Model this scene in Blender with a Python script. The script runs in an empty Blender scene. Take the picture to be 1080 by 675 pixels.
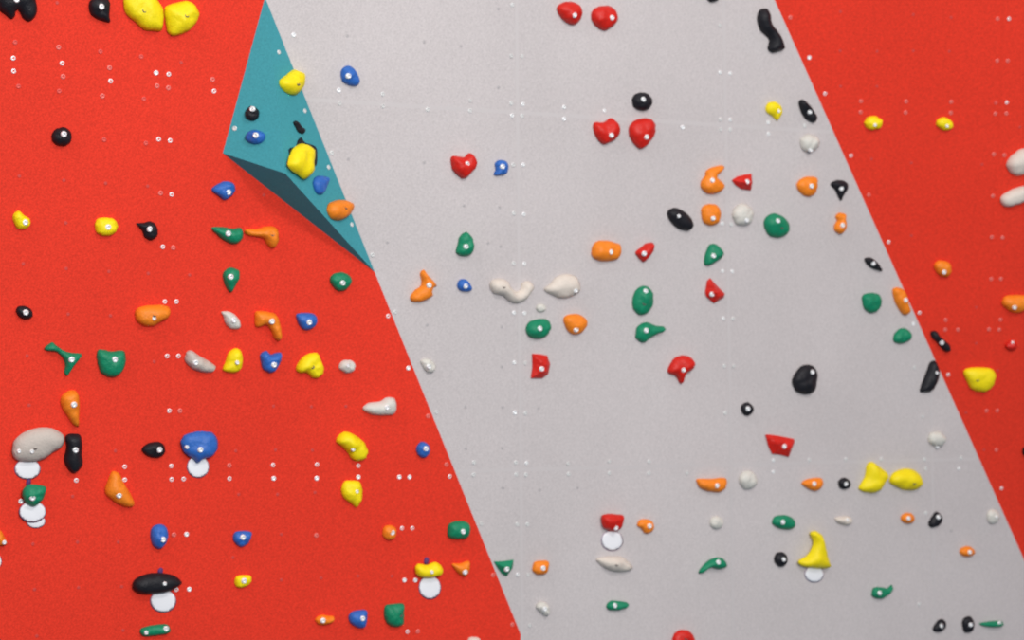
import bpy, bmesh, math, random
from mathutils import Vector, Matrix, noise
from mathutils.geometry import delaunay_2d_cdt
from mathutils.bvhtree import BVHTree

sc = bpy.context.scene
COL = sc.collection
random.seed(7)

# ------------------------------------------------------------------ camera
W, HH, F = 1080.0, 675.0, 2187.0
D0 = 10.7                                   # metres from the camera to the wall
PITCH = math.radians(10)
cam_d = bpy.data.cameras.new('camera')
cam = bpy.data.objects.new('camera', cam_d)
COL.objects.link(cam)
cam.location = (0, 0, 1.65)
cam.rotation_euler = (math.radians(90) + PITCH, 0, 0)
cam_d.sensor_width = 36
cam_d.lens = F / W * 36
cam_d.clip_end = 200
cam_d.dof.use_dof = True
cam_d.dof.focus_distance = 7.55
cam_d.dof.aperture_fstop = 2.8
sc.camera = cam
RM = cam.rotation_euler.to_matrix()
CL = Vector(cam.location)

def ray(px, py):
    return RM @ Vector(((px - W/2)/F, (HH/2 - py)/F, -1.0))

# three wall planes; inverse depth is linear over the view, so every plane is exact
def invz_plane(p0, iz0, g):
    def f(px, py):
        return iz0 + (g[0]*(px-p0[0]) + g[1]*(p0[1]-py))/D0
    return f
GG = (-2.64e-4, 6.0e-5)
fG = invz_plane((540, 337.5), 1/D0, GG)
def hx_l(y): return 279.5 + .403*y
def hx_r(y): return 817.0 + .4457*y
def hinge_plane(p0, slope, gu):
    along = GG[0]*slope - GG[1]
    gv = (gu*slope - along)
    return invz_plane(p0, fG(*p0), (gu, gv))
fL = hinge_plane((279.5, 0), .403, -2.3e-4)
fR = hinge_plane((817.0, 0), .4457, -1.0e-4)

class Plane:
    def __init__(s, a, b, c):
        n = (b-a).cross(c-a).normalized()
        if n.dot(CL-a) < 0: n = -n
        s.o, s.n = a, n
    def at(s, px, py, off=0.0):
        r = ray(px, py)
        o = s.o + s.n*off
        return CL + r*((o-CL).dot(s.n)/r.dot(s.n))
def pl_from(f):
    return Plane(*[CL + ray(x, y)/f(x, y) for x, y in ((0, 0), (1000, 0), (0, 600))])
PG, PL, PR = pl_from(fG), pl_from(fL), pl_from(fR)

# teal wedge volume
VA = PL.at(279.5, -3); VB = PL.at(235, 161.5); VC = PL.at(hx_l(287), 287)
VP = PL.at(301, 183, .20)
T1 = Plane(VA, VB, VP); T2 = Plane(VA, VP, VC)
SURF = {'L': PL, 'G': PG, 'R': PR, 'T1': T1, 'T2': T2}
UP = {}

# ------------------------------------------------------------------ materials
def srgb(r, g, b):
    def c(v):
        v /= 255.0
        return v/12.92 if v <= .04045 else ((v+.055)/1.055)**2.4
    return (c(r), c(g), c(b), 1)

def mat_wall(name, col, var=.06, rough=.7):
    m = bpy.data.materials.new(name); m.use_nodes = True
    nt = m.node_tree; b = nt.nodes['Principled BSDF']
    tc = nt.nodes.new('ShaderNodeTexCoord')
    n1 = nt.nodes.new('ShaderNodeTexNoise'); n1.inputs['Scale'].default_value = 120; n1.inputs['Detail'].default_value = 2
    n2 = nt.nodes.new('ShaderNodeTexNoise'); n2.inputs['Scale'].default_value = 1.3; n2.inputs['Detail'].default_value = 3
    for n in (n1, n2): nt.links.new(tc.outputs['Object'], n.inputs['Vector'])
    r1 = nt.nodes.new('ShaderNodeMapRange'); r1.inputs[1].default_value = .3; r1.inputs[2].default_value = .7
    r1.inputs[3].default_value = 1-var; r1.inputs[4].default_value = 1+var
    nt.links.new(n1.outputs['Fac'], r1.inputs[0])
    r2 = nt.nodes.new('ShaderNodeMapRange'); r2.inputs[1].default_value = .3; r2.inputs[2].default_value = .7
    r2.inputs[3].default_value = .965; r2.inputs[4].default_value = 1.035
    nt.links.new(n2.outputs['Fac'], r2.inputs[0])
    mu = nt.nodes.new('ShaderNodeMath'); mu.operation = 'MULTIPLY'
    nt.links.new(r1.outputs[0], mu.inputs[0]); nt.links.new(r2.outputs[0], mu.inputs[1])
    vm = nt.nodes.new('ShaderNodeVectorMath'); vm.operation = 'SCALE'
    vm.inputs[0].default_value = col[:3]
    nt.links.new(mu.outputs[0], vm.inputs['Scale'])
    nt.links.new(vm.outputs[0], b.inputs['Base Color'])
    bp = nt.nodes.new('ShaderNodeBump'); bp.inputs['Strength'].default_value = .25; bp.inputs['Distance'].default_value = .002
    nt.links.new(n1.outputs['Fac'], bp.inputs['Height']); nt.links.new(bp.outputs[0], b.inputs['Normal'])
    b.inputs['Roughness'].default_value = rough
    b.inputs['Specular IOR Level'].default_value = .15
    return m

def mat_hold(name, col, rough=.5, spec=.35, var=.10):
    m = mat_wall(name, col, var, rough)
    m.node_tree.nodes['Principled BSDF'].inputs['Specular IOR Level'].default_value = spec
    for n in m.node_tree.nodes:
        if n.type == 'BUMP': n.inputs['Strength'].default_value = .7; n.inputs['Distance'].default_value = .004
    for n in m.node_tree.nodes:
        if n.type == 'TEX_NOISE' and n.inputs['Scale'].default_value > 100: n.inputs['Scale'].default_value = 110
    return m

def mat_plain(name, col, rough=.4, metal=0.0):
    m = bpy.data.materials.new(name); m.use_nodes = True
    nt = m.node_tree; b = nt.nodes['Principled BSDF']
    n = nt.nodes.new('ShaderNodeTexNoise'); n.inputs['Scale'].default_value = 60
    mx = nt.nodes.new('ShaderNodeMix'); mx.data_type = 'RGBA'
    mx.inputs[6].default_value = [c*.96 for c in col[:3]]+[1]; mx.inputs[7].default_value = col
    nt.links.new(n.outputs['Fac'], mx.inputs[0]); nt.links.new(mx.outputs[2], b.inputs['Base Color'])
    b.inputs['Roughness'].default_value = rough; b.inputs['Metallic'].default_value = metal
    return m

RED_W = srgb(228, 57, 38); GREY_W = srgb(201, 193, 192)
M = {
 'red_wall': mat_wall('red_painted_panel', RED_W, .17),
 'grey_wall': mat_wall('grey_painted_panel', GREY_W, .10),
 'teal': mat_wall('teal_painted_plywood', srgb(68, 152, 162), .10),
 'black': mat_hold('black_resin', srgb(30, 29, 34), .5, .25),
 'yellow': mat_hold('yellow_resin', srgb(246, 222, 18), .5, .3, .06),
 'red': mat_hold('red_resin', srgb(208, 32, 20), .45, .35),
 'orange': mat_hold('orange_resin', srgb(244, 134, 30), .5, .35),
 'green': mat_hold('green_resin', srgb(14, 132, 94), .5, .35),
 'blue': mat_hold('blue_resin', srgb(48, 104, 186), .45, .35),
 'white': mat_hold('pale_resin', srgb(213, 209, 200), .5, .35, .05),
 'cream': mat_hold('cream_resin', srgb(220, 208, 196), .55, .3, .05),
 'greyh': mat_hold('grey_resin', srgb(196, 184, 174), .55, .3, .05),
 'shadow_rim': mat_plain('violet_shadow_rim', srgb(150, 112, 160), .6),  # violet stands in for the shadow gap and colour fringe round each disc
 'cord': mat_plain('dark_violet_cord', srgb(92, 52, 110), .7),
 'disc': mat_plain('white_plastic', srgb(250, 249, 252), .35),
 'steel': mat_plain('zinc_steel', (.96, .96, .96, 1), .42, .35),
 'steel_dull': mat_plain('darker_zinc_steel', (.86, .85, .85, 1), .45, .2),  # slightly darker zinc steel for the bolt head centres
 'socket': mat_plain('dark_socket', srgb(96, 90, 88), .6),
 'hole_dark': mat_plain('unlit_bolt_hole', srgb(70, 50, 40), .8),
 'paint_screw_r': mat_plain('red_smeared_screw', srgb(236, 128, 118), .4, .15),
 'paint_screw_g': mat_plain('grey_smeared_screw', srgb(222, 222, 220), .4, .15),
 'faint_r': mat_plain('red_painted_screw', srgb(226, 84, 74), .5),
 'faint_g': mat_plain('grey_painted_screw', srgb(208, 206, 204), .5),
 'tnut_r': mat_plain('red_tee_nut', srgb(208, 66, 58), .6),
 'tnut_g': mat_plain('grey_tee_nut', srgb(184, 178, 178), .6),
 'joint_r': mat_plain('red_filler', srgb(225, 63, 47), .6),
 'joint_g': mat_plain('grey_filler', srgb(204, 196.5, 195.5), .6),
 'joint_t': mat_plain('teal_filler', srgb(82, 164, 170), .6),
}

# ------------------------------------------------------------------ helpers
def link(name, me, mat, parent=None, mw=None):
    o = bpy.data.objects.new(name, me)
    COL.objects.link(o)
    if mat: 
        if not me.materials: me.materials.append(mat)
    if mw is not None: o.matrix_world = mw
    if parent is not None:
        o.parent = parent
        o.matrix_parent_inverse = Matrix.Identity(4)
        o.matrix_basis = parent.matrix_basis.inverted() @ mw if mw is not None else Matrix.Identity(4)
    return o

def frame(n, o):
    z = n.normalized(); x = Vector((0, 0, 1)).cross(z).normalized(); y = z.cross(x)
    m = Matrix((x, y, z)).transposed().to_4x4(); m.translation = o
    return m

def lathe(profile, seg=20, mats=None):
    """profile (r,z) ends; mats gives the material index of each band"""
    me = bpy.data.meshes.new('lathe'); bm = bmesh.new(); rings = []
    for r, z in profile:
        if r < 1e-6: rings.append([bm.verts.new((0, 0, z))])
        else: rings.append([bm.verts.new((r*math.cos(2*math.pi*k/seg), r*math.sin(2*math.pi*k/seg), z)) for k in range(seg)])
    for i in range(len(rings)-1):
        a, b = rings[i], rings[i+1]
        for k in range(seg):
            q = (k+1) % seg
            if len(a) == 1: f = bm.faces.new((a[0], b[k], b[q]))
            elif len(b) == 1: f = bm.faces.new((a[k], b[0], a[q]))
            else: f = bm.faces.new((a[k], b[k], b[q], a[q]))
            if mats: f.material_index = mats[i]
            f.smooth = True
    bmesh.ops.recalc_face_normals(bm, faces=bm.faces)
    bm.to_mesh(me); bm.free()
    return me

def slab(name, mat, plane, pix, depth=.05):
    pts = [plane.at(x, y) for x, y in pix]
    me = bpy.data.meshes.new(name); bm = bmesh.new()
    o = sum(pts, Vector())/len(pts)
    fr = [bm.verts.new(p-o) for p in pts]; bk = [bm.verts.new(p-o+Vector((0, depth, 0))) for p in pts]
    bm.faces.new(fr); bm.faces.new(bk[::-1])
    n = len(fr)
    for i in range(n): bm.faces.new((fr[i], bk[i], bk[(i+1) % n], fr[(i+1) % n]))
    bmesh.ops.recalc_face_normals(bm, faces=bm.faces)
    bm.to_mesh(me); bm.free()
    return link(name, me, mat, mw=Matrix.Translation(o))

# ------------------------------------------------------------------ walls
T, B = -330, 900
wl = slab('wall_left', M['red_wall'], PL, [(-420, T), (hx_l(T), T), (hx_l(B), B), (-420, B)])
wc = slab('wall_center', M['grey_wall'], PG, [(hx_l(T), T), (hx_r(T), T), (hx_r(B), B), (hx_l(B), B)])
wr = slab('wall_right', M['red_wall'], PR, [(hx_r(T), T), (1560, T), (1560, B), (hx_r(B), B)])
for w, l in ((wl, 'red painted climbing wall panel left of the grey band'),
             (wc, 'light grey climbing wall panel running diagonally between the red ones'),
             (wr, 'red painted climbing wall panel right of the grey band')):
    w['kind'] = 'structure'; w['label'] = l
WALL = {'L': wl, 'G': wc, 'R': wr}

# panel joints: thin filler lines
def joint(surf, p, q, wpx=4, z=None):
    pl = SURF[surf]; w = WALL[surf]
    a, b = pl.at(*p), pl.at(*q)
    t = (b-a).normalized(); z = .0002 if abs(t.z) < .5 else .0006; s = t.cross(pl.n).normalized()*(wpx*.0049/2)
    me = bpy.data.meshes.new('panel_joint'); bm = bmesh.new()
    lo = [a-s, a+s, b+s, b-s]; c = (a+b)/2
    top = [bm.verts.new(v-c+pl.n*z) for v in lo]; bot = [bm.verts.new(v-c-pl.n*.001) for v in lo]
    bm.faces.new(top); bm.faces.new(bot[::-1])
    for i in range(4): bm.faces.new((top[i], bot[i], bot[(i+1) % 4], top[(i+1) % 4]))
    bmesh.ops.recalc_face_normals(bm, faces=bm.faces); bm.to_mesh(me); bm.free()
    link('panel_joint', me, M['joint_g' if surf == 'G' else 'red_wall'], w, Matrix.Translation(c))
for s, p, q in (('G', (544.5, -20), (551, 700)), ('G', (763, -20), (774, 700)), ('G', (981, 374), (987, 700)),
                ('G', (hx_l(105)+4, 105), (hx_r(140)-4, 139)), ('G', (hx_l(497)+4, 497), (hx_r(484)-4, 484)),
                ('R', (1059, -20), (1042, 450)), ('R', (hx_r(112)+4, 112), (1110, 113)), ('R', (hx_r(343)+4, 342), (1110, 342)),
                ('L', (168, -20), (193, 700)), ('L', (-20, 66), (252, 92)), ('L', (-20, 499), (hx_l(496)-4, 496)),
                ('L', (hx_l(380)-10, 372), (442, 700))):
    joint(s, p, q)

# ------------------------------------------------------------------ teal volume
me = bpy.data.meshes.new('teal'); bm = bmesh.new()
o = VB
inn = -PL.n*.002
vs = [bm.verts.new(p-o) for p in (VA, VB, VP, VC)]
for f in ((0, 1, 2), (0, 2, 3), (1, 3, 2), (0, 3, 1)): bm.faces.new([vs[i] for i in f])
bmesh.ops.recalc_face_normals(bm, faces=bm.faces); bm.to_mesh(me); bm.free()
vol = link('wall_volume', me, M['teal'], mw=Matrix.Translation(o))
vol['label'] = 'teal pointed wedge volume bolted onto the red wall beside the grey band'
vol['category'] = 'climbing volume'

# ------------------------------------------------------------------ screws and tee nuts
R = .0049
def screw_mesh(r, mh, ms):
    me = lathe([(0, -.001), (r, -.001), (r, .0012), (r*.86, .0032), (r*.52, .0042), (r*.42, .0016), (0, .0012)], 14, [0, 0, 0, 0, 1, 1])
    me.materials.append(mh); me.materials.append(ms); return me
SM = {}
for s in 'LGR':
    k = 'g' if s == 'G' else 'r'
    SM[s] = {'B': screw_mesh(R*2.5, M['steel'], M['steel']), 'b': screw_mesh(R*2.3, M['steel'], M['paint_screw_'+k]),
             'm': screw_mesh(R*2.4, M['paint_screw_'+k], M['faint_'+k]), 'f': screw_mesh(R*2.3, M['faint_'+k], M['faint_'+k])}
    t = lathe([(0, -.001), (R*1.7, -.001), (R*1.7, .0004), (R*1.0, .0004), (R*.8, .0001), (0, .0001)], 12)
    t.materials.append(M['tnut_'+k]); SM[s]['h'] = t
def surf_of(px, py):
    return 'L' if px < hx_l(py) else ('R' if px > hx_r(py) else 'G')
K = 1076/220.0
screws = {
(0,0): 'f78,218 b68,300 b70,367 f95,445 m302,244 b320,326 m325,395 f305,470 f518,266 m565,350 b570,418 m528,495 f728,292 B805,376 b870,383 m810,443 m868,453 f742,510 h935,322 h295,15',
(216,0): 'B458,180 m40,410 b47,470 B692,466 f697,533 m918,485 f920,548 h735,185',
(432,0): 'm530,25 f525,288 f580,290 f313,518 m525,532 b585,538 b528,596 m580,598 m93,565 m312,572 b797,553 B797,614 b1005,572 h265,238 h458,450 h458,45 h75,215',
(648,0): 'm907,90 B1005,297 f545,130 b545,373 b598,378 B352,657 m548,615 b598,617 b793,632 m982,648 f548,668 m598,668',
(860,0): 'm940,97 b998,97 m938,313 m992,313 b50,483 m235,522 m233,578 m468,523 m465,580 m700,525 m698,582 f930,530 b987,529 m928,586 m985,585 h130,60 h128,262 h318,265 h505,75 h700,90 h505,262 h690,265 h1055,655 h130,445 h318,445',
(0,135): 'b818,58 b877,65 f752,78 f537,60 m828,336 b885,343 b840,613 m893,617 h100,248 h330,270 h545,285 h762,300 h340,490',
(216,135): 'm655,128 b757,500 m865,655 h305,345 h740,160 h940,590',
(432,135): 'm535,190 b587,190 m537,440 b590,445 h75,178 h280,400 h465,408 h470,610 h405,592',
(648,135): 'b795,30 b557,493 m603,498',
(860,135): 'b183,143 m275,345 b378,588 m920,135 m975,140 m915,350 m910,563 m965,565 h860,188 h495,180 h290,160 h495,555',
(0,270): 'b850,235 b910,235 b862,516 b920,516 h120,40 h342,65 h562,80 h765,90 h978,98 h352,300 h570,308 h140,515 h795,545',
(216,270): 'b945,310 m983,288 B1050,578',
(432,270): 'm537,38 b592,40 b538,293 b592,295 b540,550 f597,552 h475,365 h90,355 h475,570',
(648,270): 'b558,78 b608,80 b562,322 m612,323 m568,567 f615,568',
(860,270): 'b537,293 B505,350 m672,330 m670,380 m735,380 b685,612 f510,575 m907,118 m957,118 m955,328 m895,378 m948,380 h940,590 h830,450 h830,265',
(0,405): 'b873,138 m928,138 b643,427 b643,494 b393,497 B108,605 b883,423 b885,492 b947,490 h595,345 h375,580 h150,110',
(216,405): 'm126,420 b127,488 b352,418 B355,487 b578,415 B577,486 b792,422 B792,480 B1003,480 B1056,480 h160,345 h365,340 h555,342 h175,570 h375,570 h568,560 h355,115 h550,118 h728,115',
(432,405): 'm95,165 f138,145 m190,415 b207,477 B543,148 m598,150 m548,405 b603,407 m550,466 m600,468 m332,405 m330,468 f817,410 m820,465 f1030,400 m1030,460 h288,118 h480,120 h290,333 h478,330 h480,535 h672,545 h867,535 h665,125',
(648,405): 'm178,400 m178,460 f375,460 b820,393 b820,453 m1005,392 m572,150',
(860,405): 'm157,388 m340,388 m563,388 m570,438 b740,437 m752,380 f555,168 b960,538 m933,340 m883,138 m938,137 h777,148 h870,340',
(0,537): 'm897,132 B962,130 b910,415 B976,413 h178,415 h405,405 h628,400 h170,180 h400,170 h610,170 h190,655 h635,625',
(216,537): 'b1017,98 b1070,98 B1030,366 m575,135 h395,130 h395,365 h600,355 h790,345 h965,345 b1045,632 h145,250',
(432,537): 'b15,98 B30,366 m430,340 m530,595 m42,630 m555,78 m608,78 b557,338 f612,338 f370,75 f620,600',
(860,537): 'm570,20 m535,490 h700,110',
}
seen = []
for (x0, y0), s in screws.items():
    for tok in s.split():
        kind = tok[0]; zx, zy = tok[1:].split(',')
        px, py = x0+float(zx)/K, y0+float(zy)/K
        if any(abs(px-a) < 5 and abs(py-b) < 5 for a, b in seen): continue
        seen.append((px, py))
        sf = surf_of(px, py); pl = SURF[sf]
        link('tee_nut' if kind == 'h' else 'screw', SM[sf][kind], None, WALL[sf], frame(pl.n, pl.at(px, py)))
# screws in the teal volume
for px, py, pl in ((247.5, 135.5, T1), (249, 139, T1), (321.5, 117, T2), (294, 55, T2), (346.5, 176.5, T2), (371, 237, T2)):
    if px == 249: continue
    link('screw', SM['G']['m'], None, vol, frame(pl.n, pl.at(px, py)))

# ------------------------------------------------------------------ hold bodies
def smooth_outline(pts, closed_n=4, sharp=False):
    n = len(pts); out = []
    for i in range(n):
        p0, p1, p2, p3 = pts[i-1], pts[i], pts[(i+1) % n], pts[(i+2) % n]
        if sharp:
            for k in range(3):
                t = k/3; out.append((p1[0]*(1-t)+p2[0]*t, p1[1]*(1-t)+p2[1]*t))
        else:
            for k in range(closed_n):
                t = k/closed_n
                f = lambda a, b, c, d: .5*(2*b+(c-a)*t+(2*a-5*b+4*c-d)*t*t+(3*b-a-3*c+d)*t**3)
                out.append((f(p0[0], p1[0], p2[0], p3[0]), f(p0[1], p1[1], p2[1], p3[1])))
    return out

def ell(cx, cy, rx, ry, ang=0, n=14, wob=.05, seed=0):
    rnd = random.Random(int(cx*7+cy*13+seed)); a = math.radians(ang); out = []
    for k in range(n):
        t = 2*math.pi*k/n; r = 1+rnd.uniform(-wob, wob)
        x, y = rx*r*math.cos(t), ry*r*math.sin(t)
        out.append((cx+x*math.cos(a)-y*math.sin(a), cy+x*math.sin(a)+y*math.cos(a)))
    return out

def inside(p, poly):
    c = False; n = len(poly); j = n-1
    for i in range(n):
        xi, yi = poly[i]; xj, yj = poly[j]
        if (yi > p[1]) != (yj > p[1]) and p[0] < (xj-xi)*(p[1]-yi)/(yj-yi)+xi: c = not c
        j = i
    return c
def bdist(p, poly):
    best = 1e9; n = len(poly)
    for i in range(n):
        ax, ay = poly[i]; bx, by = poly[(i+1) % n]
        dx, dy = bx-ax, by-ay; L = dx*dx+dy*dy
        t = 0 if L < 1e-18 else max(0, min(1, ((p[0]-ax)*dx+(p[1]-ay)*dy)/L))
        d = math.hypot(p[0]-ax-dx*t, p[1]-ay-dy*t)
        if d < best: best = d
    return best

def body(plane, outline_px, H, sharp=False, base=0.0, rough=1.0, dome=1.0):
    """outline in photo pixels on the plane -> domed solid sitting on the plane; returns (mesh, matrix, bvh in world)"""
    ol = smooth_outline(outline_px, 4, sharp)
    if not sharp and rough > .6:
        cx_ = sum(p[0] for p in ol)/len(ol); cy_ = sum(p[1] for p in ol)/len(ol)
        sz = max(math.hypot(x-cx_, y-cy_) for x, y in ol); j = []
        for x, y in ol:
            k = 1+.045*noise.noise(Vector((x*4/sz, y*4/sz, cx_)))*rough
            j.append((cx_+(x-cx_)*k, cy_+(y-cy_)*k))
        ol = j
    P3 = [plane.at(x, y, base+H*.4) for x, y in ol]
    c = sum(P3, Vector())/len(P3); c = c-plane.n*((c-plane.o).dot(plane.n)-base)
    mw = frame(plane.n, c); inv = mw.inverted()
    P2 = [(inv @ p) for p in P3]; P2 = [(p.x, p.y) for p in P2]
    # drop near-coincident points
    Q = []
    for p in P2:
        if not Q or math.hypot(p[0]-Q[-1][0], p[1]-Q[-1][1]) > .0008: Q.append(p)
    P2 = Q
    xs = [p[0] for p in P2]; ys = [p[1] for p in P2]
    size = max(max(xs)-min(xs), max(ys)-min(ys))
    step = max(size/13, .0055)
    pts = list(P2); n0 = len(P2)
    y = min(ys); row = 0
    while y < max(ys):
        x = min(xs)+(step/2 if row % 2 else 0)
        while x < max(xs):
            p = (x+random.uniform(-.12, .12)*step, y+random.uniform(-.12, .12)*step)
            if inside(p, P2) and bdist(p, P2) > step*.38: pts.append(p)
            x += step
        y += step*.87; row += 1
    vs, es, fs, ov, oe, of = delaunay_2d_cdt([Vector(p) for p in pts], [(i, (i+1) % n0) for i in range(n0)], [list(range(n0))], 1, 1e-7)
    ds = [bdist((v.x, v.y), P2) for v in vs]; dm = max(ds) or 1
    off = Vector((random.uniform(0, 50), random.uniform(0, 50), random.uniform(0, 50)))
    me = bpy.data.meshes.new('hold'); bm = bmesh.new(); bv = []
    for v, d in zip(vs, ds):
        t = min(1, d/dm)
        if sharp: h = .2+.8*min(1, t*1.35)
        else: h = .16+.84*(1-(1-t)**2)**.55
        nz = noise.noise(Vector((v.x, v.y, 0))*(2.2/size*1.0)+off)*.20 + noise.noise(Vector((v.x, v.y, 0))*(6/size)+off)*.17 + noise.noise(Vector((v.x, v.y, 0))*(11/size)+off)*.06
        h = h*H*(1+nz*rough) if d > 1e-6 else h*H
        bv.append(bm.verts.new((v.x, v.y, h)))
    for f in fs:
        try: bm.faces.new([bv[i] for i in f])
        except ValueError: pass
    # skirt from the actual boundary edges down to the wall, and a flat back
    be = [e for e in bm.edges if len(e.link_faces) == 1]
    low = {}
    def lo(v):
        if v not in low:
            low[v] = bm.verts.new((v.co.x*.97, v.co.y*.97, 0.0))
        return low[v]
    for e in be:
        a, b = e.verts
        bm.faces.new((a, b, lo(b), lo(a)))
    try:
        bedges = [e for e in bm.edges if len(e.link_faces) == 1]
        bmesh.ops.edgeloop_fill(bm, edges=bedges)
    except Exception: pass
    bmesh.ops.recalc_face_normals(bm, faces=bm.faces)
    for f in bm.faces: f.smooth = not sharp
    loose = [v for v in bm.verts if not v.link_faces]
    bmesh.ops.delete(bm, geom=loose, context='VERTS')
    bm.to_mesh(me)
    bm.transform(mw); bvh = BVHTree.FromBMesh(bm); bm.free()
    return me, mw, bvh

bolt_me = {}
for nm, sc_ in (('n', 1.0), ('s', .72)):
    r = .0125*sc_
    b_ = lathe([(0, -.006), (r*1.15, -.006), (r*1.15, .0015), (r, .002), (r, .0045), (r*.84, .0062), (r*.50, .0066), (r*.42, .0030), (0, .0025)], 18, [0, 0, 0, 0, 0, 0, 1, 1])
    b_.materials.append(M['steel']); b_.materials.append(M['steel_dull']); bolt_me[nm] = b_
r = .0095
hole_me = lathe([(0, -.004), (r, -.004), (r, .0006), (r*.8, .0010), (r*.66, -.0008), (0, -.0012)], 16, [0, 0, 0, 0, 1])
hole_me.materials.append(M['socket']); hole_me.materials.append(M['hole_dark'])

def place_bolts(root, plane, bvh, x0, y0, bolts):
    for b in bolts:
        kind = b[2] if len(b) > 2 else 'n'
        px, py = x0+b[0]/K, y0+b[1]/K
        hit = bvh.ray_cast(CL, ray(px, py).normalized())
        if hit[0] is None: continue
        nn = (plane.n*2+hit[1]).normalized()
        if kind == 'h': link('bolt_hole', hole_me, None, root, frame(nn, hit[0]))
        else: link('bolt', bolt_me[kind], None, root, frame(plane.n, hit[0]+plane.n*(-.001)))

SNAME = {'L': 'left red wall', 'G': 'grey wall', 'R': 'right red wall', 'T1': 'teal volume', 'T2': 'teal volume'}
CN = {'white': 'pale', 'greyh': 'pale', 'cream': 'pale'}
def hold(col, sf, x0, y0, shape, bolts, H, label, sharp=False, base=0.0, rough=1.0):
    pl = SURF[sf]
    pts = [(x0+a/K, y0+b/K) for a, b in shape]
    me, mw, bvh = body(pl, pts, H, sharp, base, rough)
    o = link('climbing_hold', me, M[col], mw=mw)
    o['label'] = label; o['category'] = 'climbing hold'
    o['group'] = '%s climbing holds on the %s' % (CN.get(col, col), SNAME[sf])
    place_bolts(o, pl, bvh, x0, y0, bolts)
    return o
def disc(sf, x0, y0, cx, cy, rx, ry, label, base=0.0, ang=0, cord=None):
    pl = SURF[sf]
    pts = [(x0+a/K, y0+b/K) for a, b in ell(cx, cy, rx, ry, ang, 16, 0)]
    me, mw, bvh = body(pl, pts, .0065, False, base, 0)
    o = link('marker_disc', me, M['shadow_rim'], mw=mw)
    o['label'] = label; o['category'] = 'marker disc'; o['group'] = 'white marker discs under holds'
    fp = [(x0+a/K, y0+b/K) for a, b in ell(cx+rx*.01, cy-ry*.02, rx*.95, ry*.95, ang, 16, 0)]
    me2, mw2, _ = body(pl, fp, .0050, False, base+.0045, 0)
    link('face_plate', me2, M['disc'], o, mw2)
    if cord:
        cp = [(x0+a/K, y0+b/K) for a, b in ell(cord[0], cord[1], 14, 20, 10, 8, .1)]
        me3, mw3, _ = body(pl, cp, .010, False, 0, .5)
        link('cord_loop', me3, M['cord'], o, mw3)

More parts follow.
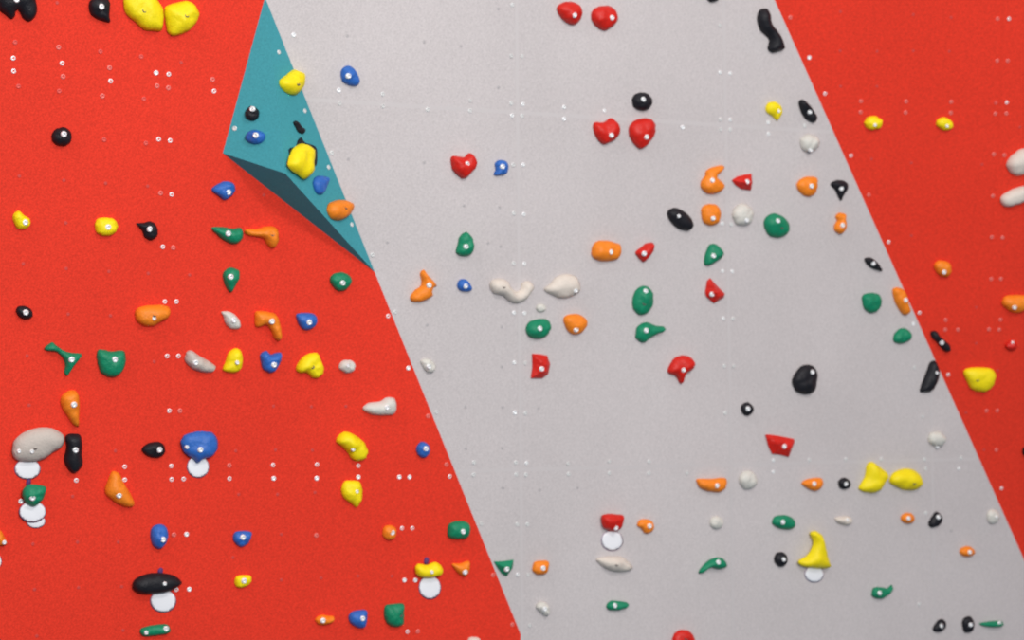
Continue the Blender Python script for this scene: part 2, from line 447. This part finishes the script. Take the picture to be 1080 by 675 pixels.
HOLDS = [
# ---- row 1, left
('black','L',0,0,[(-30,-20),(-10,40),(30,75),(60,98),(80,85),(84,62),(95,52),(108,65),(120,90),(150,112),(180,95),(198,50),(190,0),(170,-40),(80,-60),(0,-50)],[(85,-2)],.05,'big black arch-shaped hold cut off by the top left corner'),
('black','L',0,0,[(462,30),(470,70),(500,95),(535,108),(570,115),(568,80),(572,30),(560,-5),(500,-15),(470,0)],[(523,35)],.05,'black hold at the top edge just left of the two big yellow holds'),
('yellow','L',0,0,[(640,20),(650,65),(700,115),(750,155),(790,160),(840,155),(848,100),(845,50),(820,0),(780,-40),(700,-50),(655,-30)],[(745,55,'h')],.06,'big yellow hold at the top edge, left one of the touching pair'),
('yellow','L',0,0,[(852,50),(860,110),(870,170),(910,185),(960,170),(1010,130),(1033,80),(1020,35),(970,5),(910,15),(865,30)],[(965,80,'h')],.06,'big rounded yellow hold, right one of the pair at the top edge'),
('black','L',0,135,ell(322,45,52,49),[(330,32)],.045,'round black hold alone on the upper left red wall below the arch'),
('yellow','T2',216,0,[(395,415),(430,385),(465,358),(500,365),(518,400),(510,450),(485,485),(450,485),(410,455)],[(483,432,'h')],.05,'lumpy yellow hold high on the teal volume by the grey edge'),
('blue','G',216,0,[(710,360),(740,338),(775,355),(800,400),(800,435),(765,445),(720,425),(708,395)],[(742,392)],.04,'blue hold on the grey wall just right of the teal volume'),
('black','T1',216,0,ell(242,585,38,38),[(245,563)],.035,'small round black hold on the left side of the teal volume'),
('blue','T1',216,135,ell(258,45,52,38),[(262,38)],.035,'flat blue hold on the teal volume below the round black hold'),
('black','T2',216,0,[(460,630),(478,622),(500,650),(522,668),(512,690),(485,680),(472,655)],[],.02,'tiny dark chip hold on the teal volume between the two yellow holds'),
('black','T2',216,135,[(480,62),(500,48),(520,75),(575,100),(580,175),(565,205),(520,225),(480,240),(455,190),(436,130),(440,105),(470,95)],[],.0095,'thin dark plate hold sticking out behind the lower yellow hold on teal'),
('yellow','T2',216,135,[(442,175),(450,140),(475,95),(515,78),(550,90),(570,120),(565,180),(560,235),(525,262),(495,240),(450,205)],[],.055,'tall yellow hold in the middle of the teal volume',False,.0135),
('blue','T2',216,135,[(568,270),(590,245),(640,255),(635,300),(615,340),(585,335),(570,300)],[],.035,'blue hold on the teal volume between the tall yellow and the orange'),
('orange','T2',216,135,[(645,425),(650,390),(690,370),(740,372),(765,400),(755,445),(710,475),(665,465)],[(730,410,'h')],.05,'round orange hold on the lower right edge of the teal volume'),
('blue','L',216,135,[(38,318),(70,290),(110,275),(155,290),(160,325),(140,355),(105,372),(70,350)],[(122,332)],.04,'pointed blue hold on the red wall below the teal volume left tip'),
('green','L',216,135,[(38,515),(100,512),(150,520),(190,515),(203,545),(195,580),(155,602),(110,585),(70,555)],[(122,545)],.045,'green carrot-shaped hold left of the orange horn, below the teal volume'),
('orange','L',216,135,[(208,532),(235,522),(275,522),(315,510),(352,508),(380,525),(386,570),(370,612),(345,620),(322,598),(305,572),(262,562),(225,555)],[(350,548,'h')],.05,'orange horn-shaped hold right of the green carrot-shaped hold'),
('yellow','L',0,135,[(68,470),(75,440),(100,428),(125,450),(155,470),(158,500),(135,522),(90,518)],[(130,487)],.035,'small yellow hold near the left edge, above the small black hold'),
('yellow','L',0,135,[(492,505),(505,470),(545,463),(590,470),(610,500),(600,540),(550,560),(505,545)],[(558,512)],.04,'yellow hold just left of the pointed black hold on the left wall'),
('black','L',0,135,[(708,495),(740,490),(780,482),(810,505),(818,550),(785,582),(750,565),(735,530)],[(773,522)],.04,'pointed black hold right of the yellow one on the upper left wall'),
# ---- grey top
('red','G',432,0,[(768,35),(800,12),(850,10),(890,35),(895,80),(870,120),(840,128),(800,105),(775,70)],[(852,78)],.05,'left red hold of the pair at the top of the grey wall'),
('red','G',432,0,[(945,70),(965,40),(1010,28),(1050,35),(1078,70),(1070,120),(1020,158),(980,145),(950,110)],[(1045,92)],.05,'right red hold of the pair at the top of the grey wall'),
('black','G',648,0,ell(512,-15,32,26),[],.035,'black hold mostly cut off by the top edge above the grey wall'),
('black','G',648,0,[(745,70),(760,48),(795,45),(808,70),(812,110),(840,150),(865,190),(882,245),(870,262),(845,268),(820,273),(800,255),(808,210),(790,185),(760,155),(745,110)],[],.05,'long bent black hold at the top right of the grey wall'),
('black','G',648,0,[(98,515),(115,485),(150,475),(185,490),(198,525),(185,560),(150,572),(110,555)],[(150,513)],.045,'round black hold above the second pair of red holds'),
('yellow','G',648,0,[(785,560),(800,530),(835,525),(865,550),(865,590),(845,622),(820,600),(795,585)],[(848,573,'s')],.035,'small yellow hold alone at the top right of the grey wall'),
('black','G',648,0,[(957,530),(975,512),(1000,530),(1030,570),(1048,605),(1035,632),(1005,625),(975,590)],[(1008,577)],.04,'narrow black hold right of the small yellow hold, by the red wall'),
('red','G',648,135,[(82,25),(95,-25),(150,-50),(205,-40),(218,15),(200,60),(150,108),(110,85)],[(167,46)],.055,'large red hold directly under the round black one, right of a pair'),
('red','G',432,135,[(955,5),(960,-28),(1010,-30),(1045,-52),(1078,-25),(1090,20),(1065,60),(1010,85),(975,55)],[(1042,37)],.05,'red hold with a lumpy top, left one of the second red pair'),
('yellow','R',860,0,ell(302,636,48,35),[(308,645,'s')],.035,'small yellow hold on the right red wall nearest the grey edge'),
('yellow','R',860,0,ell(670,640,44,33,15),[(680,650,'s')],.035,'small yellow hold on the right red wall, farther from the grey edge'),
('red','G',432,135,[(220,180),(225,145),(260,148),(290,150),(315,130),(345,150),(348,200),(320,235),(285,262),(255,245),(228,215)],[(297,187)],.05,'red heart-shaped hold left of the small blue one on grey'),
('blue','G',432,135,[(445,185),(465,165),(505,175),(510,215),(495,240),(440,245),(448,215)],[(480,200)],.035,'small blue hold right of the red heart-shaped hold'),
('green','G',432,135,[(265,560),(295,538),(325,560),(335,610),(320,655),(270,662),(245,640),(255,600)],[(292,613)],.045,'upright green hold below the red heart-shaped one'),
('orange','G',432,135,[(945,630),(965,590),(1010,580),(1060,590),(1092,605),(1096,640),(1080,675),(1040,688),(980,685),(950,665)],[(1038,640)],.05,'wide orange hold left of the small red one in mid grey wall'),
('orange','G',648,135,[(452,290),(462,265),(478,245),(478,225),(505,205),(540,195),(568,198),(560,225),(530,248),(545,265),(570,290),(560,325),(510,342),(465,325)],[(507,270)],.05,'orange hold with a raised upper lip, left of a small red one'),
('red','G',648,135,[(612,270),(640,250),(680,240),(712,235),(716,280),(710,322),(660,315),(630,295)],[(686,278)],.04,'small red triangular hold right of the orange hold with a lip',True),
('black','G',648,135,ell(345,472,76,45,40,16,.02),[(333,455,'s')],.045,'smooth black oval hold tilted to the right in the grey wall',False,0,.3),
('orange','G',648,135,[(455,450),(460,410),(495,392),(535,400),(552,440),(540,490),(505,505),(470,490)],[(510,465)],.045,'round orange hold between the black oval and a pale round hold'),
('white','G',648,135,ell(668,448,54,58),[(683,475)],.045,'pale round hold between the orange and the large round green hold'),
('green','G',648,135,[(780,500),(790,460),(830,440),(880,460),(908,500),(900,545),(850,568),(800,550)],[(845,480),(865,512,'h')],.05,'round green hold with a dark hole, right of a pale round hold'),
('white','G',648,135,ell(1012,78,48,46),[(1013,112)],.045,'pale round hold just below the narrow black hold, upper right grey'),
('orange','G',648,135,[(945,295),(965,265),(1005,250),(1050,260),(1050,310),(1035,345),(1000,355),(965,335)],[(1018,300)],.04,'orange hold left of the black teardrop near the right edge'),
('red','G',648,135,[(115,640),(145,615),(170,595),(205,595),(205,630),(180,665),(155,692),(125,665)],[(155,648)],.04,'small slanted red hold right of the wide orange hold'),
('green','G',648,135,[(480,640),(505,598),(545,610),(565,650),(545,680),(515,700),(490,712),(468,700)],[(512,660)],.045,'green hold directly above the red triangular hold on grey'),
('black','G',860,135,[(85,295),(95,275),(130,268),(165,280),(168,315),(150,345),(135,375),(118,345),(105,318)],[(135,312)],.035,'black teardrop hold pointing down beside the right red wall'),
('orange','G',860,135,[(105,500),(118,480),(110,455),(130,438),(158,445),(160,480),(160,520),(135,548),(105,530)],[(142,502)],.04,'narrow orange hold below the black teardrop hold'),
('cream','R',860,135,[(990,190),(1010,155),(1050,120),(1100,105),(1180,100),(1200,170),(1180,220),(1100,240),(1040,248),(1005,225)],[],.06,'pale bulky hold at the right edge, upper of the two'),
('cream','R',860,135,[(960,370),(975,345),(1020,320),(1080,302),(1150,300),(1180,340),(1130,375),(1070,390),(1000,410),(965,395)],[],.05,'pale sausage-shaped hold at the right edge, lower of the two'),
# ---- row 3 left
('black','L',0,270,[(85,290),(95,262),(135,260),(165,280),(170,315),(140,328),(105,318)],[(133,292)],.035,'small black hold near the left edge above the forked green hold'),
('orange','L',0,270,[(700,310),(710,275),(750,260),(800,255),(850,255),(882,275),(875,320),(840,335),(800,360),(760,365),(715,345)],[(798,306,'h'),(795,322,'s')],.055,'wide lumpy orange hold above the square green hold, left wall'),
('green','L',0,270,[(232,475),(270,448),(290,460),(330,488),(370,500),(420,505),(425,520),(395,555),(365,600),(350,622),(335,605),(340,565),(325,525),(290,495),(245,490)],[(370,535)],.045,'three-pronged forked green hold near the left edge'),
('green','L',0,270,[(505,490),(540,485),(580,495),(640,490),(652,530),(640,590),(590,628),(530,610),(508,560)],[(593,535)],.045,'square green hold right of the forked green hold'),
('greyh','L',0,270,[(958,540),(965,500),(990,488),(1030,515),(1076,540),(1096,555),(1118,575),(1090,602),(1040,600),(990,580)],[(1010,550)],.04,'grey wedge-shaped hold just left of the small yellow pear-shaped one'),
('green','L',216,270,[(98,95),(115,68),(140,60),(180,75),(182,115),(160,160),(138,190),(115,165),(102,130)],[(135,108)],.045,'green teardrop hold pointing down, below the green carrot-shaped one'),
('white','L',216,270,[(90,290),(130,288),(170,315),(188,350),(180,375),(140,378),(110,350),(100,315)],[(150,332)],.035,'small pale hold left of the bent orange hold'),
('orange','L',216,270,[(262,300),(275,285),(320,288),(365,300),(390,340),(400,400),(388,440),(362,425),(345,385),(320,358),(275,370),(262,345)],[(347,338)],.05,'bent orange hold shaped like a boomerang'),
('blue','L',216,270,[(475,305),(510,295),(560,298),(582,320),(575,360),(530,385),(495,365)],[(540,343)],.04,'blue hold right of the boomerang-shaped orange hold'),
('green','L',216,270,[(650,130),(665,95),(710,85),(755,105),(760,145),(725,178),(685,178)],[(713,140)],.045,'round green hold just below the teal volume lower tip'),
('yellow','L',216,270,[(98,590),(110,550),(125,505),(155,478),(190,490),(200,540),(185,590),(145,605)],[(168,550,'s')],.045,'yellow pear-shaped hold left of the blue heart-shaped one'),
('blue','L',216,270,[(290,510),(320,490),(345,510),(375,500),(400,505),(395,550),(370,590),(340,605),(305,585),(295,550)],[(358,562)],.045,'blue heart-shaped hold between two yellow holds'),
('yellow','L',216,270,[(475,580),(495,540),(530,510),(580,500),(600,530),(620,590),(600,625),(560,632),(530,605),(490,605)],[(558,572,'h')],.05,'lumpy yellow hold right of the blue heart-shaped one'),
('white','L',216,270,ell(738,570,42,35),[(738,565,'s')],.035,'small pale round hold right of the lumpy yellow hold, near grey edge'),
# ---- row 3 grey
('orange','G',432,270,[(60,90),(80,72),(100,100),(125,125),(145,155),(125,165),(118,190),(128,205),(105,220),(60,238),(20,235),(8,215),(30,180),(60,160),(68,130)],[(102,152)],.045,'branching orange hold at the left of the grey wall'),
('blue','G',432,270,[(250,150),(265,122),(295,122),(320,150),(320,180),(285,185),(260,175)],[(290,155)],.035,'small blue hold between the branching orange and the curved cream one'),
('cream','G',432,270,[(420,160),(435,125),(480,118),(515,135),(530,165),(560,185),(582,170),(588,142),(618,130),(645,155),(630,195),(600,230),(560,245),(520,235),(485,205),(440,195)],[(487,158,'h')],.045,'curved cream hold shaped like a smile in mid grey wall'),
('cream','G',432,270,[(700,175),(730,145),(760,110),(800,95),(850,100),(880,130),(885,180),(855,205),(800,220),(745,205)],[(857,178)],.045,'cream leaf-shaped hold right of the smile-shaped one'),
('white','G',432,270,ell(680,268,26,22),[],.02,'tiny pale chip hold under the gap between the two cream holds'),
('green','G',432,270,[(605,375),(625,340),(680,325),(725,335),(732,375),(715,410),(670,430),(620,415)],[(673,375)],.045,'green hold with flat sides, left of a half-round orange one'),
('orange','G',432,270,[(800,330),(820,305),(870,300),(910,320),(920,355),(895,395),(855,408),(820,385)],[(860,380)],.045,'half-round orange hold below the cream leaf-shaped hold'),
('red','G',432,270,[(638,505),(680,508),(715,515),(730,560),(720,610),(690,632),(632,632),(640,575)],[(683,583)],.045,'blocky red hold below the green flat-sided hold',True),
('white','G',432,270,[(60,540),(100,530),(135,560),(130,595),(100,605),(75,580)],[(100,570)],.03,'small pale hold at the left edge of the grey wall'),
('green','G',648,270,[(98,235),(115,180),(155,152),(195,175),(208,220),(195,275),(150,308),(110,285)],[(162,182),(155,245,'h')],.045,'upright oval green hold with a hole, above another green one'),
('green','G',648,270,[(115,400),(130,360),(170,342),(220,360),(262,365),(262,390),(225,405),(185,430),(155,450),(120,430)],[(165,385)],.045,'green hold with a beak to the right, below the oval green one'),
('red','G',648,270,[(475,190),(485,130),(500,115),(530,150),(575,195),(570,215),(520,245),(480,210)],[(505,197)],.045,'red triangular hold in mid grey wall below a green hold',True),
('red','G',648,270,[(282,600),(295,560),(330,520),(380,515),(418,545),(405,590),(375,610),(350,660),(325,625)],[(357,587)],.05,'red hold with a short stub pointing down, lower mid grey wall'),
('black','G',648,270,[(925,640),(945,600),(980,565),(1025,565),(1052,600),(1048,650),(1035,700),(1000,716),(950,705),(932,680)],[(1022,600)],.05,'large black hold in the lower right of the grey wall'),
('black','G',860,270,[(258,15),(290,8),(320,30),(350,78),(325,75),(280,55)],[(300,38)],.035,'small slanted black hold with pointed ends above a green one'),
('green','G',860,270,[(250,205),(290,190),(335,200),(345,240),(330,280),(295,297),(260,275),(250,240)],[],.045,'green hold without visible bolt, left of the orange hold on the edge'),
('orange','G',860,270,[(405,170),(440,165),(468,185),(480,240),(490,290),(465,308),(440,280),(415,230)],[(467,228)],.045,'tall orange hold on the edge between grey and right red'),
('green','G',860,270,[(408,440),(420,395),(460,372),(495,395),(490,435),(445,455)],[],.04,'small green hold just under the tall orange one on the edge'),
('black','R',860,270,[(597,395),(625,388),(650,420),(695,460),(697,490),(665,490),(630,450),(605,425)],[(653,448)],.035,'slanted black hold on the right red wall beside the grey edge'),
('black','G',860,270,[(600,550),(622,540),(638,570),(638,620),(625,665),(600,700),(550,705),(552,675),(580,600)],[(627,603,'s')],.045,'long black hold on the edge between the grey and right red walls'),
('orange','R',860,270,[(615,50),(640,25),(690,35),(705,70),(690,105),(650,105),(625,80)],[(665,83)],.04,'orange hold in the middle of the right red wall'),
('orange','R',860,270,[(965,245),(985,210),(1030,205),(1100,210),(1120,250),(1080,285),(1035,298),(990,275)],[(1028,265)],.045,'orange hold at the right edge of the picture'),
('red','R',860,270,ell(1012,465,32,24),[(1018,448,'s')],.03,'tiny dark red hold on the right red wall near the edge'),
('yellow','R',860,270,[(768,600),(800,582),(870,578),(920,590),(935,630),(910,685),(860,705),(810,690),(785,650)],[(838,638,'h')],.055,'large yellow hold on the right red wall'),
# ---- row 4
('orange','L',0,405,[(315,90),(330,55),(370,35),(405,50),(415,100),(412,170),(410,222),(375,205),(345,160),(325,130)],[(382,107)],.05,'tall orange hold tapering down, above the thick black one'),
('greyh','L',0,405,[(68,330),(80,290),(130,250),(200,228),(270,230),(325,260),(336,290),(320,330),(270,360),(230,390),(160,405),(90,395),(68,365)],[(182,330,'h'),(165,348,'s'),(98,347,'s')],.05,'big smooth grey potato-shaped hold near the left edge',False,.013,.4),
('black','L',0,405,[(340,275),(365,260),(415,265),(428,310),(425,360),(430,420),(390,465),(355,445),(335,390),(346,330)],[(390,342)],.05,'thick upright black hold touching the big grey one'),
('green','L',0,405,[(118,575),(130,535),(165,520),(235,530),(238,560),(220,605),(175,635),(135,615)],[(168,588)],.045,'small green hold below the big grey potato-shaped one',False,.024),
('black','L',0,405,[(733,340),(765,310),(820,300),(852,325),(850,365),(810,385),(765,375)],[(823,340)],.04,'small pointed black hold left of the large blue hold'),
('orange','L',0,405,[(545,545),(570,470),(590,452),(620,465),(640,510),(665,550),(695,610),(680,638),(640,635),(590,610),(555,580)],[(615,575)],.045,'orange triangular hold sloping down to the right, left wall'),
('blue','L',0,405,[(938,290),(960,265),(1010,248),(1060,245),(1110,262),(1131,320),(1110,365),(1075,385),(1050,390),(1025,412),(1000,390),(955,360),(940,320)],[(965,325,'s'),(1035,340)],.05,'large blue shield-shaped hold above a white disc',False,.013),
('white','L',216,405,[(818,125),(850,100),(910,92),(940,72),(980,75),(993,110),(980,155),(930,165),(870,160),(835,145)],[(940,122)],.045,'long pale hold on the red wall above the curved yellow hold'),
('yellow','L',216,405,[(683,300),(700,262),(735,248),(785,270),(820,295),(845,340),(835,385),(800,402),(765,390),(740,355),(710,325)],[(765,338,'s')],.055,'bean-shaped yellow hold, upper of two yellow ones at lower left'),
('yellow','L',216,405,[(708,550),(725,505),(770,500),(805,510),(818,550),(812,600),(788,640),(760,620),(720,590)],[(785,555,'s')],.045,'yellow hold tapering down, directly below the bean-shaped yellow one'),
('blue','L',432,405,ell(72,340,34,42),[(85,335)],.035,'small round blue hold on the red wall near the grey edge'),
('black','G',648,405,ell(688,130,32,34),[(690,128)],.03,'small black hold left below the large black one'),
('red','G',648,405,[(785,262),(810,262),(860,270),(932,285),(935,300),(905,378),(860,365),(820,362),(800,320)],[(878,322)],.045,'red trapezoid hold with straight sides on the lower grey wall',True),
('orange','G',648,405,[(428,500),(450,490),(510,490),(560,485),(585,495),(580,535),(550,560),(500,558),(450,540)],[(530,525)],.04,'flat wide orange hold left of a pale round hold'),
('white','G',648,405,ell(695,498,46,48),[],.04,'pale round hold right of the flat wide orange one'),
('orange','G',648,405,[(970,515),(995,495),(1040,485),(1075,490),(1072,535),(1040,555),(1000,540)],[(1032,515)],.035,'small orange hold left of a tiny black one beside the yellow pair'),
('black','G',860,405,ell(153,515,32,30),[(157,515)],.03,'tiny round black hold directly left of the yellow pair'),
('yellow','G',860,405,[(235,545),(245,515),(265,480),(275,420),(300,405),(345,435),(382,465),(365,510),(320,560),(270,562)],[],.055,'large angular yellow hold, left of the pair on grey'),
('yellow','G',860,405,[(388,505),(405,465),(450,442),(500,440),(540,465),(555,510),(530,545),(470,550),(420,530)],[(512,512,'h')],.05,'rounded yellow hold, right of the pair on grey'),
('white','G',860,405,ell(632,285,44,40),[(630,322)],.04,'pale round hold above right of the yellow pair'),
('black','R',860,405,ell(1092,350,22,26),[],.035,'dark hold cut off by the right edge of the picture'),
# ---- row 5
('orange','L',0,537,[(-40,110),(5,112),(25,145),(40,180),(10,190),(-30,180)],[(22,172,'s')],.04,'orange hold cut off by the left edge of the picture'),
('blue','L',0,537,[(780,140),(790,95),(830,80),(865,100),(870,150),(845,200),(815,207),(790,185)],[(842,158)],.045,'upright oval blue hold above the black oval at lower left'),
('black','L',0,537,[(688,400),(700,365),(760,338),(830,332),(900,345),(942,380),(920,405),(870,430),(800,440),(740,440),(700,425)],[(850,385,'s')],.05,'wide black oval hold above a white disc at lower left',False,.013,.5),
('green','L',0,537,[(725,640),(735,615),(800,600),(865,597),(882,620),(865,645),(800,655),(745,660)],[(755,638,'s'),(857,618)],.035,'flat green bar hold with two bolts at the bottom left'),
('blue','L',216,537,[(148,150),(165,118),(240,118),(240,150),(225,180),(190,198),(160,180)],[(197,146)],.035,'small blue hold above the tiny yellow one, lower left wall'),
('yellow','L',216,537,[(155,385),(165,350),(205,342),(242,348),(235,385),(200,405),(170,405)],[(203,370)],.03,'tiny yellow hold below a small blue one, lower left wall'),
('orange','L',216,537,[(920,125),(930,92),(965,85),(990,105),(985,145),(955,162),(928,150)],[(968,122)],.035,'small orange hold above left of the yellow hold with a white disc'),
('orange','L',216,537,[(572,570),(600,548),(640,552),(670,555),(665,580),(630,595),(590,598)],[(610,575)],.03,'tiny flat orange hold at the bottom, left of a blue one'),
('blue','L',216,537,[(745,555),(770,530),(835,522),(842,560),(830,610),(795,615),(755,590)],[(815,565)],.04,'blue hold at the bottom between orange and green holds'),
('green','L',216,537,[(932,510),(950,495),(1025,490),(1032,530),(1030,590),(1000,610),(960,605),(932,570)],[(1012,548,'h')],.045,'square green hold at the bottom right of the left red wall'),
('green','L',432,537,[(205,85),(240,65),(290,65),(315,85),(310,140),(280,155),(230,155),(203,145)],[(277,117)],.045,'blocky green hold on the red wall touching the grey edge'),
('yellow','L',432,537,[(32,315),(50,285),(95,290),(140,275),(175,305),(170,340),(140,350),(100,358),(50,350)],[(115,325,'s')],.045,'peanut-shaped yellow hold above a white disc, near the grey edge',False,.013),
('orange','L',432,537,[(222,285),(265,282),(310,270),(310,320),(290,350),(255,335)],[(287,325)],.035,'orange triangular hold right of the peanut-shaped yellow one'),
('green','G',432,537,[(440,272),(490,270),(540,262),(535,305),(505,348),(480,335),(455,300)],[(502,310)],.035,'green triangular hold pointing down at the left edge of grey',True),
('orange','G',432,537,[(638,300),(655,272),(715,268),(720,300),(705,335),(665,340),(642,325)],[(690,305)],.035,'orange hold right of the green downward triangle'),
('white','G',432,537,[(655,505),(680,480),(715,490),(725,525),(710,555),(680,535)],[(697,515)],.035,'small pale hold below the orange one, bottom of the grey wall'),
('red','G',432,537,[(998,70),(1000,35),(1040,25),(1080,30),(1108,35),(1105,80),(1085,110),(1040,115),(1005,95)],[(1065,97)],.045,'red hold directly above a white disc on the grey wall',False,.013),
('cream','G',432,537,[(970,265),(1000,250),(1060,245),(1110,252),(1150,290),(1155,310),(1120,325),(1060,325),(1010,305)],[(1070,285,'h')],.045,'cream half-round hold beneath the red one and its white disc'),
('green','G',432,537,[(1020,500),(1040,475),(1076,475),(1115,480),(1135,492),(1110,515),(1060,525),(1030,520)],[(1060,498)],.035,'flat green hold below the cream half-round hold'),
('cream','L',432,537,ell(335,690,38,30),[],.035,'pale hold just peeking in at the bottom edge of the red wall'),
('orange','G',648,537,[(122,85),(140,55),(180,55),(205,75),(200,115),(165,128),(145,105)],[(183,88)],.035,'small orange hold right of the red one with a white disc'),
('white','G',648,537,ell(530,70,34,34),[],.03,'small pale round hold between the orange and green ones, lower grey wall'),
('green','G',648,537,[(818,65),(835,38),(890,32),(930,55),(935,90),(910,107),(860,103),(825,85)],[(870,68)],.035,'flat oval green hold above the yellow fin-shaped hold'),
('green','G',648,537,[(440,330),(460,295),(500,262),(545,250),(578,270),(580,300),(540,312),(500,305),(465,330)],[(537,275)],.04,'green crescent hold with its tip pointing down left'),
('black','G',648,537,ell(862,260,33,38),[(873,260)],.035,'small round black hold left of the yellow fin-shaped hold'),
('yellow','G',648,537,[(960,270),(1000,245),(1025,210),(1035,170),(1018,125),(1045,115),(1080,140),(1095,190),(1105,240),(1120,300),(1080,308),(1000,302),(965,292)],[],.055,'tall yellow fin-shaped hold above a white disc',False,.013),
('red','G',648,537,[(310,655),(340,628),(385,628),(415,660),(415,720),(310,720)],[(370,668,'h')],.045,'red hold cut off by the bottom edge of the grey wall'),
('cream','G',860,537,[(105,50),(130,40),(180,40),(190,70),(165,85),(125,75)],[(165,55,'s')],.03,'small cream hold right of the flat oval green one'),
('orange','G',860,537,ell(480,48,35,28),[(482,48)],.03,'small orange hold just left of a slanted black one, lower right grey'),
('black','G',860,537,[(590,70),(610,35),(630,12),(655,40),(645,80),(610,98),(592,88)],[(635,42)],.035,'slanted black hold right of a small orange one, lower right grey'),
('orange','G',860,537,ell(785,220,38,28),[(797,222)],.03,'small orange hold alone near the lower right end of grey'),
('white','G',860,537,ell(920,40,32,38),[(935,40,'s')],.03,'pale hold at the lower right tip of grey beside the red'),
('green','G',860,537,[(295,435),(310,405),(350,405),(378,410),(398,392),(402,405),(385,440),(345,465),(305,458)],[(332,433)],.035,'green hold with a thin tail to the right, lower right grey'),
('black','G',860,537,[(610,625),(625,590),(650,568),(672,578),(672,615),(640,637)],[(650,603)],.03,'slanted black hold at the bottom, left of two black ones'),
('black','G',860,537,[(762,590),(775,562),(805,555),(822,590),(810,630),(775,638)],[(802,597)],.035,'upright black hold at the bottom right beside a flat green one'),
('green','G',860,537,[(850,590),(890,582),(930,578),(968,580),(965,605),(920,612),(870,605)],[(950,590)],.03,'thin flat green hold in the bottom right corner'),
]
for h in HOLDS: hold(*h)

disc('L',0,405,142,440,68,54,'white disc below the big grey potato-shaped hold')
disc('L',0,537,185,64,50,36,'white disc peeking out lowest under the small green hold, behind another')
disc('L',0,537,168,15,70,56,'white disc directly under the small green hold at far left',.0115,cord=(148,-137))
disc('L',0,405,1022,428,58,58,'white disc below the large blue shield-shaped hold')
disc('L',0,537,-45,270,55,50,'white disc cut off by the left edge of the picture')
disc('L',0,537,842,475,68,60,'white disc below the wide black oval hold',cord=(828,322))
disc('L',432,537,105,405,58,62,'white disc below the peanut-shaped yellow hold',cord=(88,266))
disc('G',432,537,1045,163,57,54,'white disc below the red hold on the grey wall')
disc('G',648,537,1032,335,50,45,'white disc below the tall yellow fin-shaped hold')

# ------------------------------------------------------------------ light of the hall
world = bpy.data.worlds.new('hall'); sc.world = world; world.use_nodes = True
nt = world.node_tree; bg = nt.nodes['Background']
tc = nt.nodes.new('ShaderNodeTexCoord'); sp = nt.nodes.new('ShaderNodeSeparateXYZ')
cr = nt.nodes.new('ShaderNodeValToRGB')
nt.links.new(tc.outputs['Generated'], sp.inputs[0])
mr = nt.nodes.new('ShaderNodeMapRange'); mr.inputs[1].default_value = -1; mr.inputs[2].default_value = 1
nt.links.new(sp.outputs['Z'], mr.inputs[0]); nt.links.new(mr.outputs[0], cr.inputs[0])
cr.color_ramp.elements[0].position = .38; cr.color_ramp.elements[0].color = (.12, .23, .33, 1)
cr.color_ramp.elements[1].position = .56; cr.color_ramp.elements[1].color = (1, 1, 1.02, 1)
nt.links.new(cr.outputs[0], bg.inputs['Color']); bg.inputs['Strength'].default_value = .50

def area(name, loc, tgt, size, power, col=(1, 1, 1)):
    l = bpy.data.lights.new(name, 'AREA'); l.shape = 'RECTANGLE'; l.size, l.size_y = size; l.energy = power; l.color = col
    o = bpy.data.objects.new(name, l); COL.objects.link(o); o.location = loc
    o.rotation_euler = (Vector(tgt)-Vector(loc)).to_track_quat('-Z', 'Y').to_euler()
    return o
area('hall_light', (4.5, 1.0, 8.5), (0.3, 10.4, 3.4), (2.2, 1.2), 360, (1, .985, .97))
area('hall_light', (-4.5, 2.5, 8.2), (-.8, 10.0, 3.6), (2.2, 1.2), 90, (1, .985, .97))
area('hall_light', (3.4, -3.5, 4.4), (0.8, 10.8, 2.8), (3.5, 2), 1320, (1, .975, .965))

vs_ = sc.view_settings
sc.display_settings.display_device = 'sRGB'
vs_.view_transform = 'Standard'; vs_.look = 'None'; vs_.gamma = 1; vs_.use_curve_mapping = False
vs_.exposure = -0.09
